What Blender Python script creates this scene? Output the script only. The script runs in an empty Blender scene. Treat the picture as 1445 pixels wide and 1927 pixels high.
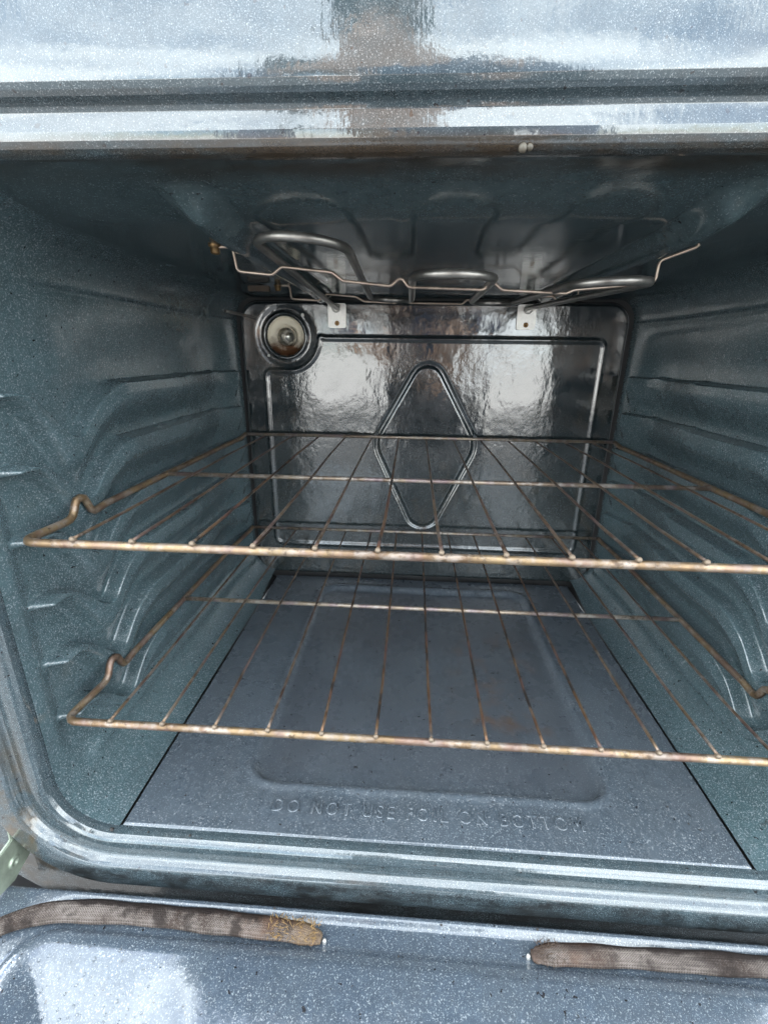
import bpy, math, random
import numpy as np
from mathutils import Vector
random.seed(7); rng = np.random.default_rng(7)
S = bpy.context.scene
COL = S.collection
R = math.radians

# ------------------------------------------------------------------ camera
cam = bpy.data.cameras.new('camera'); camo = bpy.data.objects.new('camera', cam); COL.objects.link(camo)
cam.sensor_fit = 'HORIZONTAL'; cam.sensor_width = 36.0; cam.lens = 872.44 / 1445 * 36.0
cam.clip_start = 0.01; cam.clip_end = 2000
PITCH, YAW, ROLL = -0.3304, -0.0577, 0.0131
fw = Vector((math.sin(YAW) * math.cos(PITCH), math.cos(YAW) * math.cos(PITCH), math.sin(PITCH)))
r0 = Vector((math.cos(YAW), -math.sin(YAW), 0)); u0 = r0.cross(fw)
rt = r0 * math.cos(ROLL) + u0 * math.sin(ROLL); up = -r0 * math.sin(ROLL) + u0 * math.cos(ROLL)
from mathutils import Matrix
m = Matrix((rt, up, -fw)).transposed().to_4x4(); m.translation = Vector((-0.0224, -0.2702, 0.3792))
camo.matrix_world = m
S.camera = camo
# ------------------------------------------------------------------ world, sun, exposure
SUN_EL, SUN_AZ = R(56), R(-28)          # azimuth measured from +Y (behind the oven) towards +X
w = bpy.data.worlds.new('World'); S.world = w; w.use_nodes = True
nt = w.node_tree; nt.nodes.clear()
sky = nt.nodes.new('ShaderNodeTexSky'); sky.sky_type = 'NISHITA'; sky.sun_disc = False
sky.sun_elevation = SUN_EL; sky.sun_rotation = SUN_AZ
tc = nt.nodes.new('ShaderNodeTexCoord'); mp = nt.nodes.new('ShaderNodeMapping'); mp.inputs['Scale'].default_value = (1, 1, 2.2)
nz = nt.nodes.new('ShaderNodeTexNoise'); nz.inputs['Scale'].default_value = 1.9; nz.inputs['Detail'].default_value = 7; nz.inputs['Roughness'].default_value = .58
cr = nt.nodes.new('ShaderNodeValToRGB'); cr.color_ramp.elements[0].position = .35; cr.color_ramp.elements[1].position = .57
mx = nt.nodes.new('ShaderNodeMix'); mx.data_type = 'RGBA'
mx.inputs[7].default_value = (10.3, 11.2, 11.6, 1)
bg = nt.nodes.new('ShaderNodeBackground'); bg.inputs['Strength'].default_value = .10
wo = nt.nodes.new('ShaderNodeOutputWorld')
L = nt.links.new
L(tc.outputs['Generated'], mp.inputs['Vector']); L(mp.outputs[0], nz.inputs['Vector']); L(nz.outputs[0], cr.inputs[0])
L(cr.outputs[0], mx.inputs[0]); L(sky.outputs[0], mx.inputs[6]); L(mx.outputs[2], bg.inputs[0]); L(bg.outputs[0], wo.inputs[0])
sd = bpy.data.lights.new('sun', 'SUN'); sd.energy = 4.2; sd.angle = R(.5); sd.color = (1, .965, .91)
so = bpy.data.objects.new('sun', sd); COL.objects.link(so)
sv = Vector((math.sin(SUN_AZ) * math.cos(SUN_EL), math.cos(SUN_AZ) * math.cos(SUN_EL), math.sin(SUN_EL)))
so.rotation_euler = sv.to_track_quat('Z', 'Y').to_euler(); so.location = sv * 5
S.view_settings.view_transform = 'Standard'; S.view_settings.look = 'None'
S.view_settings.exposure = 3.1; S.view_settings.gamma = 1
S.render.engine = 'CYCLES'
S.cycles.max_bounces = 10; S.cycles.glossy_bounces = 8; S.cycles.diffuse_bounces = 5; S.cycles.transmission_bounces = 6

# ------------------------------------------------------------------ helpers
def link(name, me, mat=None, parent=None, smooth=True, **props):
    o = bpy.data.objects.new(name, me); COL.objects.link(o)
    if mat is not None and not me.materials: me.materials.append(mat)
    if smooth and len(me.polygons): me.polygons.foreach_set('use_smooth', [True] * len(me.polygons))
    if parent: o.parent = parent
    for k, v in props.items(): o[k] = v
    return o
def mesh(name, V, F, uv=None):
    me = bpy.data.meshes.new(name); me.from_pydata([tuple(map(float, v)) for v in V], [], [tuple(map(int, f)) for f in F]); me.update()
    if uv is not None:
        ul = me.uv_layers.new(name='UVMap'); li = np.zeros(len(me.loops), int); me.loops.foreach_get('vertex_index', li)
        ul.data.foreach_set('uv', np.asarray(uv, float)[li].ravel())
    return me
def grid(name, P, mat, parent=None, keep=None, flip=False, **props):
    """P: array (n, m, 3) of points"""
    n, mm = P.shape[:2]; idx = np.arange(n * mm).reshape(n, mm)
    q = np.stack([idx[:-1, :-1], idx[1:, :-1], idx[1:, 1:], idx[:-1, 1:]], -1)
    if flip: q = q[..., ::-1]
    if keep is not None: q = q[keep]
    q = q.reshape(-1, 4)
    me = bpy.data.meshes.new(name); V = P.reshape(-1, 3)
    me.vertices.add(len(V)); me.vertices.foreach_set('co', V.astype(np.float32).ravel())
    me.loops.add(q.size); me.loops.foreach_set('vertex_index', q.ravel().astype(np.int32))
    me.polygons.add(len(q)); me.polygons.foreach_set('loop_start', np.arange(0, q.size, 4, dtype=np.int32))
    me.update(calc_edges=True); me.validate()
    return link(name, me, mat, parent, **props)
def fillet(pts, rad, n=6, closed=False):
    pts = [Vector(p) for p in pts]; out = []; N = len(pts)
    for i, p in enumerate(pts):
        if not closed and i in (0, N - 1): out.append(p); continue
        a = (pts[i - 1] - p); b = (pts[(i + 1) % N] - p); la, lb = a.length, b.length; a.normalize(); b.normalize()
        r_ = rad[i] if isinstance(rad, (list, tuple)) else rad
        ang = a.angle(b, math.pi)
        if ang > 3.05 or r_ <= 0: out.append(p); continue
        t = min(r_ / math.tan(ang / 2), la * .48, lb * .48); rr = t * math.tan(ang / 2)
        c = p + (a + b).normalized() * (rr / math.sin(ang / 2)); s = p + a * t - c; e = p + b * t - c
        for k in range(n + 1):
            om = math.pi - ang; f = k / n
            out.append(c + (s * math.sin((1 - f) * om) + e * math.sin(f * om)) / math.sin(om))
    return out
def resample(pts, step):
    pts = [Vector(p) for p in pts]; out = [pts[0].copy()]; d = 0
    L_ = [0]
    for a, b in zip(pts, pts[1:]): L_.append(L_[-1] + (b - a).length)
    n = max(2, int(L_[-1] / step)); j = 0
    for k in range(1, n + 1):
        t = L_[-1] * k / n
        while j < len(L_) - 2 and L_[j + 1] < t: j += 1
        seg = L_[j + 1] - L_[j]; f = (t - L_[j]) / seg if seg > 0 else 0
        out.append(pts[j].lerp(pts[j + 1], f))
    return out
def sweep(pts, rad, seg=10, disp=None):
    """tube along pts; rad number or list; returns verts, faces, uv"""
    pts = [Vector(p) for p in pts]; n = len(pts); T = []
    for i in range(n):
        T.append((pts[min(i + 1, n - 1)] - pts[max(i - 1, 0)]).normalized())
    ref = Vector((0, 0, 1)) if abs(T[0].z) < .9 else Vector((1, 0, 0))
    N_ = (ref - T[0] * ref.dot(T[0])).normalized(); V = []; UV = []; s = 0
    for i in range(n):
        N_ = (N_ - T[i] * N_.dot(T[i])).normalized(); B = T[i].cross(N_)
        if i: s += (pts[i] - pts[i - 1]).length
        r_ = rad[i] if isinstance(rad, (list, tuple, np.ndarray)) else rad
        for k in range(seg):
            a = 2 * math.pi * k / seg; rr = r_
            sx = sy = 1
            if disp: rr, sx, sy = disp(s, a, r_, i / (n - 1))
            V.append(pts[i] + N_ * (math.cos(a) * rr * sx) + B * (math.sin(a) * rr * sy)); UV.append((s, k / seg))
    F = []
    for i in range(n - 1):
        for k in range(seg):
            a, b = i * seg + k, i * seg + (k + 1) % seg; F.append((a, b, b + seg, a + seg))
    V.append(pts[0]); V.append(pts[-1]); UV += [(0, 0), (s, 0)]; c0, c1 = len(V) - 2, len(V) - 1
    for k in range(seg):
        F.append((c0, (k + 1) % seg, k)); F.append((c1, (n - 1) * seg + k, (n - 1) * seg + (k + 1) % seg))
    return V, F, UV
def tube(name, pts, rad, mat, parent=None, seg=10, disp=None, **props):
    V, F, UV = sweep(pts, rad, seg, disp)
    return link(name, mesh(name, V, F, UV), mat, parent, **props)
def merge(parts):
    V, F, UV = [], [], []
    for v, f, u in parts:
        o = len(V); V += list(v); UV += list(u); F += [tuple(i + o for i in q) for q in f]
    return V, F, UV
def lathe(name, prof, origin, axis, mat, parent=None, seg=32, jit=0, **props):
    """prof: (radius, height along axis)"""
    ax = Vector(axis).normalized(); ref = Vector((0, 0, 1)) if abs(ax.z) < .9 else Vector((1, 0, 0))
    a1 = ref.cross(ax).normalized(); a2 = ax.cross(a1); o = Vector(origin); V = []; F = []
    for r_, h in prof:
        for k in range(seg):
            t = 2 * math.pi * k / seg; V.append(o + ax * h + a1 * (math.cos(t) * r_) + a2 * (math.sin(t) * r_))
    for i in range(len(prof) - 1):
        for k in range(seg):
            a, b = i * seg + k, i * seg + (k + 1) % seg; F.append((a, b, b + seg, a + seg))
    return link(name, mesh(name, V, F), mat, parent, **props)
def prism(name, poly, axis, a0, a1, mat, parent=None, bev=0.0006, **props):
    """extrude a 2-D polygon along axis 'x','y' or 'z' from a0 to a1 with bevelled rims"""
    import bmesh
    bm = bmesh.new()
    def P3(p, a): return {'x': (a, p[0], p[1]), 'y': (p[0], a, p[1]), 'z': (p[0], p[1], a)}[axis]
    vs = [bm.verts.new(P3(p, a0)) for p in poly]; f = bm.faces.new(vs)
    ex = bmesh.ops.extrude_face_region(bm, geom=[f]); vv = [g for g in ex['geom'] if isinstance(g, bmesh.types.BMVert)]
    d = [0, 0, 0]; d['xyz'.index(axis)] = a1 - a0; bmesh.ops.translate(bm, verts=vv, vec=d)
    bmesh.ops.recalc_face_normals(bm, faces=bm.faces)
    if bev: bmesh.ops.bevel(bm, geom=list(bm.edges), offset=bev, segments=2, affect='EDGES', clamp_overlap=True)
    me = bpy.data.meshes.new(name); bm.to_mesh(me); bm.free()
    return link(name, me, mat, parent, smooth=False, **props)
def rrect(x0, x1, y0, y1, r_, n=8):
    out = []
    for cx, cy, a in ((x1 - r_, y0 + r_, -90), (x1 - r_, y1 - r_, 0), (x0 + r_, y1 - r_, 90), (x0 + r_, y0 + r_, 180)):
        for k in range(n + 1):
            t = R(a + 90 * k / n); out.append((cx + r_ * math.cos(t), cy + r_ * math.sin(t)))
    return out
def sm(e0, e1, x):
    t = np.clip((x - e0) / (e1 - e0), 0, 1); return t * t * (3 - 2 * t)

# ------------------------------------------------------------------ materials
class M:
    def __init__(s, name):
        s.m = bpy.data.materials.new(name); s.m.use_nodes = True; s.t = s.m.node_tree; s.t.nodes.clear()
        s.o = s.n('OutputMaterial'); s.b = s.n('BsdfPrincipled'); s.l(s.b.outputs[0], s.o.inputs[0])
        s.tc = s.n('TexCoord'); s.co = s.tc.outputs['Object']
    def n(s, k, **kw):
        x = s.t.nodes.new('ShaderNode' + k)
        for a, b in kw.items(): setattr(x, a, b)
        return x
    def l(s, a, b): s.t.links.new(a, b)
    def inp(s, sock, v):
        if hasattr(v, 'links'): s.l(v, sock)
        else: sock.default_value = v
    def noise(s, scale, detail=3, rough=.55, vec=None, out=0, dist=0):
        x = s.n('TexNoise'); x.inputs['Scale'].default_value = scale; x.inputs['Detail'].default_value = detail
        x.inputs['Roughness'].default_value = rough; x.inputs['Distortion'].default_value = dist
        s.l(vec or s.co, x.inputs['Vector']); return x.outputs[out]
    def mapv(s, scale=(1, 1, 1), loc=(0, 0, 0), vec=None):
        x = s.n('Mapping'); x.inputs['Scale'].default_value = scale; x.inputs['Location'].default_value = loc; s.l(vec or s.co, x.inputs['Vector']); return x.outputs[0]
    def ramp(s, fac, stops):
        x = s.n('ValToRGB'); e = x.color_ramp.elements
        while len(e) < len(stops): e.new(.5)
        for q, (p, c) in zip(e, stops): q.position = p; q.color = (c, c, c, 1) if not isinstance(c, (tuple, list)) else (*c, 1)
        s.l(fac, x.inputs[0]); return x.outputs[0]
    def mix(s, fac, a, b):
        x = s.n('Mix', data_type='RGBA'); s.inp(x.inputs[0], fac)
        for i, v in ((6, a), (7, b)):
            if hasattr(v, 'links'): s.l(v, x.inputs[i])
            else: x.inputs[i].default_value = (*v, 1)
        return x.outputs[2]
    def math(s, op, a, b=0.0, c=None):
        x = s.n('Math', operation=op); s.inp(x.inputs[0], a); s.inp(x.inputs[1], b)
        if c is not None: s.inp(x.inputs[2], c)
        return x.outputs[0]
    def bump(s, h, strength, dist):
        x = s.n('Bump'); x.inputs['Strength'].default_value = strength; x.inputs['Distance'].default_value = dist; s.l(h, x.inputs['Height'])
        s.l(x.outputs[0], s.b.inputs['Normal']); return x
    def set(s, **kw):
        names = dict(col='Base Color', rough='Roughness', metal='Metallic', spec='Specular IOR Level', coat='Coat Weight', coatr='Coat Roughness', trans='Transmission Weight', ior='IOR', alpha='Alpha')
        for k, v in kw.items():
            i = s.b.inputs[names[k]]
            if isinstance(v, tuple) and len(v) == 3: v = (*v, 1)
            s.inp(i, v)
        return s.m

def enamel(name, base, base2, speck=.5, sp_scale=620, rough=(.16, .34), wave=.25, stain=(.10, .07, .045), stain_amt=.35, dust=.25, seed=0, sp_thr=(.60, .66), spec=.7, spc=(.20, .215, .225), grime=None, streak=0):
    a = M(name); off = a.mapv(loc=(seed * 1.7, seed * .9, seed * .4))
    big = a.noise(9, 5, .6, off); fine = a.noise(160, 3, .6, off)
    col = a.mix(a.ramp(big, [(.35, 0), (.68, 1)]), base, base2)
    # mottled enamel frit
    col = a.mix(a.math('MULTIPLY', a.ramp(fine, [(.35, 0), (.7, 1)]), .35), col, tuple(c * 1.7 for c in base2))
    # white flecks fused into the enamel
    dens = a.noise(22, 2, .5, off)
    f1 = a.noise(sp_scale, 1, .4, off, dist=.6); f2 = a.noise(sp_scale * 1.9, 1, .4, off)
    k1 = a.ramp(f1, [(sp_thr[0], 0), (sp_thr[1], 1)]); k2 = a.math('MULTIPLY', a.ramp(f2, [(sp_thr[0] + .015, 0), (sp_thr[1] + .03, 1)]), .6)
    k = a.math('MULTIPLY', a.math('MAXIMUM', k1, k2), a.math('MULTIPLY_ADD', dens, .9, speck - .2))
    k = a.math('MINIMUM', k, 1.0)
    col = a.mix(k, col, spc)
    # baked-on grease
    st = a.noise(14, 6, .65, a.mapv((1, 1, 1), (3 + seed, 7, 1))); st2 = a.noise(70, 4, .7, off)
    sk = a.math('MULTIPLY', a.math('MULTIPLY', a.ramp(st, [(.50, 0), (.80, 1)]), a.ramp(st2, [(.25, 0), (.80, 1)])), stain_amt)
    col = a.mix(sk, col, stain)
    if grime: col = grime(a, col, st, st2)
    # dry film of dust and wipe marks
    wm = a.noise(30, 5, .7, a.mapv((1, .25, 1), (0, seed, 0)))
    dk = a.math('MULTIPLY', a.ramp(wm, [(.45, 0), (.75, 1)]), dust)
    col = a.mix(dk, col, (.055, .062, .066))
    # pin-head char specks
    ch = a.ramp(a.noise(240, 2, .5, a.mapv(loc=(9, seed, 2))), [(.705, 0), (.725, 1)])
    col = a.mix(a.math('MULTIPLY', ch, .85), col, (.012, .01, .01))
    ro = a.math('MULTIPLY_ADD', a.ramp(a.noise(26, 5, .65, off), [(.3, 0), (.7, 1)]), rough[1] - rough[0], rough[0])
    ro = a.math('ADD', ro, a.math('MULTIPLY', sk, .3))
    h = a.math('ADD', a.noise(45, 3, .5, off), a.math('MULTIPLY', a.noise(420, 2, .5, off), .16))
    if streak: h = a.math('ADD', h, a.math('MULTIPLY', a.noise(95, 4, .65, a.mapv((1, 1, .12), (0, 0, 3))), streak))
    a.bump(h, wave, .0022)
    return a.set(col=col, rough=ro, spec=spec)
def band(a, sock, e0, e1):
    x = a.n('MapRange', interpolation_type='SMOOTHSTEP'); a.l(sock, x.inputs[0]); x.inputs[1].default_value = e0; x.inputs[2].default_value = e1; return x.outputs[0]
def mulall(a, *v):
    r_ = v[0]
    for q in v[1:]: r_ = a.math('MULTIPLY', r_, q)
    return r_
def frame_grime_tone(a, col, st, st2):
    p = a.n('SeparateXYZ'); a.l(a.co, p.inputs[0]); X_, Y_, Z_ = p.outputs
    run = a.noise(26, 5, .7, a.mapv((.35, 1, 1), (5, 0, 0)))
    lip = mulall(a, band(a, Z_, .455, .465), band(a, Z_, .4800, .4705), a.ramp(run, [(.38, 0), (.56, 1)]))              # grease along the upper lip
    col = a.mix(a.math('MULTIPLY', lip, .9), col, (.040, .026, .014))
    crn = mulall(a, band(a, X_, -.312, -.318), band(a, Z_, .14, .03), a.ramp(a.noise(40, 5, .7), [(.40, 0), (.62, 1)]))   # brown run beside the hinge
    col = a.mix(a.math('MULTIPLY', crn, .9), col, (.060, .038, .016))
    low = mulall(a, band(a, Z_, -.021, -.026), a.ramp(a.noise(55, 5, .75, a.mapv((.5, 1, 1))), [(.42, 0), (.62, 1)]))        # blackish patches low on the frame, above the door
    return a.mix(a.math('MULTIPLY', low, .85), col, (.008, .007, .006))
def ceil_grime(a, col, st, st2):
    p = a.n('SeparateXYZ'); a.l(a.co, p.inputs[0])
    run = a.noise(34, 5, .7, a.mapv((.35, 1, 1), (9, 0, 0)))
    k = mulall(a, band(a, p.outputs[1], .034, .006), a.ramp(run, [(.34, 0), (.60, 1)]))          # grease baked on behind the lip
    return a.mix(a.math('MULTIPLY', k, .85), col, (.024, .016, .009))
def floor_grime(a, col, st, st2):
    p = a.n('SeparateXYZ'); a.l(a.co, p.inputs[0]); X_, Y_, Z_ = p.outputs
    rec = mulall(a, band(a, X_, -.175, -.150), band(a, X_, .175, .150), band(a, Y_, .045, .075), band(a, Y_, .44, .40), a.ramp(a.noise(11, 5, .65, a.mapv(loc=(8, 2, 0))), [(.25, .25), (.62, 1)]))
    col = a.mix(a.math('MULTIPLY', rec, .55), col, (.034, .036, .042))
    rust = mulall(a, band(a, X_, .02, .07), band(a, X_, .17, .11), band(a, Y_, .10, .16), band(a, Y_, .36, .26), a.ramp(a.noise(32, 6, .7, a.mapv(loc=(1, 6, 0))), [(.50, 0), (.66, 1)]))
    col = a.mix(a.math('MULTIPLY', rust, .7), col, (.085, .045, .022))
    ring = a.ramp(a.noise(20, 4, .6, a.mapv((1, .7, 1), (12, 3, 0)), dist=.5), [(.40, 0), (.56, .5), (.74, .05), (1, 0)])
    col = a.mix(a.math('MULTIPLY', ring, .22), col, (.10, .108, .12))
    sp_ = a.ramp(a.noise(75, 3, .6, a.mapv(loc=(3, 3, 0))), [(.735, 0), (.76, 1)])
    return a.mix(a.math('MULTIPLY', sp_, .7), col, (.030, .016, .011))
def wall_grime_tone(a, col, st, st2):
    p = a.n('SeparateXYZ'); a.l(a.co, p.inputs[0]); X_, Y_, Z_ = p.outputs
    up_ = mulall(a, band(a, Z_, .33, .45), a.ramp(a.noise(18, 5, .65, a.mapv((1, .6, 1), (2, 2, 9))), [(.30, .2), (.65, 1)]))   # darker towards the roof, in patches
    col = a.mix(a.math('MULTIPLY', up_, .25), col, (.018, .022, .020))
    dab = mulall(a, band(a, Y_, .13, .05), a.ramp(a.noise(48, 5, .75, a.mapv(loc=(7, 1, 4))), [(.67, 0), (.74, 1)]))
    return a.mix(a.math('MULTIPLY', dab, .6), col, (.020, .014, .010))
WALL = enamel('enamel_wall', (.034, .058, .065), (.047, .076, .084), speck=.66, sp_scale=820, rough=(.11, .28), wave=.24, stain=(.022, .021, .018), stain_amt=.25, dust=.28, seed=1, sp_thr=(.57, .68), spec=.95, spc=(.18, .205, .22), grime=wall_grime_tone)
CEIL = enamel('enamel_ceiling', (.028, .043, .047), (.041, .060, .065), speck=.20, sp_scale=900, rough=(.06, .15), wave=.08, stain=(.016, .013, .010), stain_amt=.7, dust=.12, seed=2, sp_thr=(.65, .72), spec=.5, grime=ceil_grime)
FLOOR = enamel('enamel_floor', (.036, .047, .059), (.049, .062, .075), speck=.60, sp_scale=780, rough=(.17, .38), wave=.22, stain=(.038, .034, .034), stain_amt=.35, dust=.32, seed=3, sp_thr=(.60, .69), spec=.8, spc=(.20, .215, .23), grime=floor_grime)
FRAME = enamel('enamel_frame', (.018, .029, .034), (.029, .043, .050), speck=.50, sp_scale=1700, rough=(.05, .13), wave=.13, stain=(.045, .027, .014), stain_amt=.6, dust=.30, seed=4, sp_thr=(.60, .70), spec=1.0, spc=(.20, .22, .23), grime=frame_grime_tone, streak=.40)
DOOR = enamel('enamel_door', (.035, .047, .063), (.046, .060, .077), speck=.62, sp_scale=900, rough=(.10, .20), wave=.28, stain=(.04, .033, .028), stain_amt=.35, dust=.35, seed=5, sp_thr=(.60, .69), spec=.9, spc=(.21, .23, .245))
def back_mat():
    a = M('enamel_back')
    big = a.noise(11, 5, .6); col = a.mix(a.ramp(big, [(.35, 0), (.7, 1)]), (.006, .010, .012), (.012, .017, .019))
    fl = a.ramp(a.noise(520, 1, .4, dist=.6), [(.62, 0), (.69, 1)])
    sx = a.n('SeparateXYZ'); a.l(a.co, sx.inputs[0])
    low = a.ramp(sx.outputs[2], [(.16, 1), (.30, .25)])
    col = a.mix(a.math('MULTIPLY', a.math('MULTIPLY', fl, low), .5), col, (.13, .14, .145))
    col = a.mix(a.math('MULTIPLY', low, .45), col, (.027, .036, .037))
    st = a.noise(24, 6, .65, a.mapv((1, 1, .45), (2, 2, 5)))
    sk = a.ramp(st, [(.55, 0), (.60, .8), (.64, .25), (.8, .6)])
    col = a.mix(a.math('MULTIPLY', sk, .4), col, (.05, .040, .026))
    spots = a.ramp(a.noise(300, 2, .5), [(.72, 0), (.75, 1)]); col = a.mix(spots, col, (.02, .012, .008))
    ro = a.math('MULTIPLY_ADD', a.ramp(a.noise(30, 5, .7), [(.35, 0), (.7, 1)]), .11, .018)
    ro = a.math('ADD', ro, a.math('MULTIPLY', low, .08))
    h = a.math('ADD', a.noise(38, 3, .5, a.mapv((1, 1, .6))), a.math('MULTIPLY', mulall(a, a.noise(150, 4, .65), a.ramp(a.noise(13, 3, .6, a.mapv(loc=(1, 1, 8))), [(.40, .08), (.68, 1)])), .5))
    a.bump(h, .42, .0018)
    return a.set(col=col, rough=ro, spec=1.0)
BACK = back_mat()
def plain(name, col, rough=.5, metal=0., var=.25, scale=60, bump=0., bscale=200, spec=.5):
    a = M(name); k = a.noise(scale, 5, .65)
    c = a.mix(a.ramp(k, [(.3, 0), (.7, 1)]), tuple(x * (1 - var) for x in col), tuple(min(1, x * (1 + var)) for x in col))
    ro = a.math('MULTIPLY_ADD', k, .3, rough - .15)
    if bump: a.bump(a.noise(bscale, 4, .6), bump, .001)
    return a.set(col=c, rough=ro, metal=metal, spec=spec)
def rack_mat(name, gold, brown, grey, burn):
    a = M(name); uvn = a.n('UVMap'); ob = a.n('ObjectInfo')
    v = a.n('VectorMath', operation='ADD'); a.l(a.co, v.inputs[0]); a.l(ob.outputs['Random'], v.inputs[1])
    n1 = a.noise(20, 4, .6, v.outputs[0]); n2 = a.noise(90, 5, .7, v.outputs[0]); n3 = a.noise(24, 3, .6, v.outputs[0])
    col = a.mix(a.ramp(n1, [(.34, 0), (.62, 1)]), brown, gold)
    col = a.mix(a.ramp(n2, [(.46, 0), (.62, .8)]), col, grey)
    col = a.mix(a.math('MULTIPLY', a.ramp(a.noise(150, 4, .7, v.outputs[0]), [(.56, 0), (.66, 1)]), .7), col, tuple(x * .3 for x in brown))
    bk = a.math('MULTIPLY', a.ramp(n3, [(.51, 0), (.55, 1)]), a.ramp(n2, [(.36, 0), (.46, 1)]))
    bk = a.math('MULTIPLY', bk, burn); col = a.mix(bk, col, (.015, .011, .009))
    col = a.mix(a.math('MULTIPLY', a.ramp(a.noise(34, 4, .6, v.outputs[0], dist=.4), [(.52, 0), (.60, 1)]), .55), col, (gold[0] * .62, gold[1] * .55, gold[2] * .85))
    ro = a.math('MULTIPLY_ADD', n2, .5, .24); me = a.math('MULTIPLY_ADD', bk, -.6, .72)
    a.bump(a.noise(500, 3, .6, v.outputs[0]), .25, .0006)
    return a.set(col=col, rough=ro, metal=me)
RAIL = rack_mat('rack_rail', (.27, .19, .105), (.125, .076, .046), (.32, .27, .235), .22)
WIRE = rack_mat('rack_wire', (.19, .13, .082), (.080, .048, .033), (.22, .185, .165), .4)
WIREB = rack_mat('rack_wire_burnt', (.19, .11, .058), (.085, .040, .022), (.19, .14, .11), 1.0)
BARB = rack_mat('rack_bar', (.34, .27, .20), (.17, .12, .09), (.46, .42, .38), .12)
TIP = plain('weld_tip', (.19, .145, .105), .55, .4, .2, 300)
ELEM = plain('element_sheath', (.20, .19, .175), .36, .85, .45, 45, .25, 260)
STEEL = plain('dull_steel', (.56, .55, .52), .42, .75, .25, 60, .15, 300)
PLATE = plain('plated_steel', (.66, .65, .62), .45, .6, .2, 70, .1, 300)
BRASS = plain('tarnished_brass', (.24, .15, .07), .4, .8, .4, 160)
HWIRE = plain('hanger_wire', (.34, .27, .22), .38, .85, .4, 50)
ZINC = plain('zinc_hinge', (.30, .34, .27), .42, .6, .22, 90, .15, 300)
DARK = plain('dark_void', (.02, .02, .02), .7, 0, .3)
BODY = plain('body_steel', (.10, .10, .105), .45, 0, .2, 30)
def ceram():
    a = M('ceramic_socket'); p = a.n('SeparateXYZ'); a.l(a.co, p.inputs[0])
    k = a.math('ADD', a.math('MULTIPLY', p.outputs[2], -26), a.math('MULTIPLY', a.noise(60, 4, .6), 1.0))       # scorch pooled in the lower half
    col = a.mix(a.ramp(a.math('ADD', k, 10.28), [(.35, 0), (.75, 1)]), (.80, .74, .60), (.075, .032, .014)); return a.set(col=col, rough=.4)
CERAM = ceram()
CHARCOAL = plain('char', (.02, .016, .014), .6, 0, .4, 400, .5, 900)
CREAM = plain('dried_drip', (.070, .060, .044), .55, 0, .3, 300)
g = M('bulb_glass'); g.set(col=(.93, .90, .84), rough=.01, trans=1.0, ior=1.5, coat=1.0, coatr=.02); GLASS = g.m
g = M('window_glass'); g.set(col=(.03, .032, .035), rough=.03, spec=.6); WIN = g.m
def gasket_mat():
    a = M('woven_gasket'); 
    big = a.noise(26, 5, .6); fine = a.noise(600, 3, .7); blot = a.noise(38, 4, .65, a.mapv(loc=(4, 1, 2)))
    col = a.mix(a.ramp(big, [(.40, 0), (.58, 1)]), (.038, .025, .019), (.155, .130, .115))
    col = a.mix(a.math('MULTIPLY', a.ramp(fine, [(.45, 0), (.65, 1)]), .5), col, (.20, .17, .15))
    uv = a.n('UVMap'); su = a.n('SeparateXYZ'); a.l(uv.outputs[0], su.inputs[0])
    wv = a.math('MULTIPLY', a.math('SINE', a.math('MULTIPLY', su.outputs[0], 2 * math.pi / .0019)), a.math('COSINE', a.math('MULTIPLY', su.outputs[1], 2 * math.pi * 28)))
    col = a.mix(a.ramp(a.math('MULTIPLY_ADD', wv, .5, .5), [(.1, .9), (.55, 0)]), col, (.018, .010, .007))
    sp = a.n('SeparateXYZ'); a.l(a.co, sp.inputs[0])
    soot = a.math('ADD', a.math('MULTIPLY', sp.outputs[1], 150), a.math('MULTIPLY', a.noise(55, 5, .7), 2.2))     # charred along the oven side
    col = a.mix(a.ramp(a.math('ADD', soot, 5.85), [(.3, 0), (.75, .92)]), col, (.010, .006, .005))
    rust = mulall(a, band(a, sp.outputs[0], -.165, -.125), band(a, sp.outputs[0], .14, .10), a.ramp(a.noise(60, 4, .65, a.mapv(loc=(2, 8, 1))), [(.36, 0), (.60, 1)]))   # rusty scorch towards the cut ends
    col = a.mix(a.math('MULTIPLY', rust, .5), col, (.085, .038, .018))
    tipg = mulall(a, band(a, sp.outputs[0], -.105, -.092), band(a, sp.outputs[0], -.06, -.075), a.ramp(fine, [(.35, 0), (.6, 1)])); col = a.mix(a.math('MULTIPLY', tipg, .5), col, (.19, .125, .055))
    dk = mulall(a, band(a, sp.outputs[0], .02, .06), a.ramp(a.noise(45, 5, .7, a.mapv((.4, 1.6, 1))), [(.40, 0), (.62, 1)])); col = a.mix(a.math('MULTIPLY', dk, .8), col, (.020, .014, .012))
    col = a.mix(a.ramp(blot, [(.52, 0), (.62, .85)]), col, (.014, .009, .007))
    a.bump(fine, .3, .0006)
    return a.set(col=col, rough=.75, spec=.25)
GASK = gasket_mat()
THREAD = plain('frayed_glass_fibre', (.22, .13, .045), .6, 0, .4, 300)
def ground_mat():
    a = M('concrete'); n1 = a.noise(.7, 6, .6); n2 = a.noise(14, 5, .7)
    col = a.mix(a.ramp(n1, [(.3, 0), (.7, 1)]), (.42, .42, .41), (.54, .53, .51)); col = a.mix(a.math('MULTIPLY', n2, .3), col, (.22, .21, .2))
    a.bump(n2, .3, .01); return a.set(col=col, rough=.85)

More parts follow.
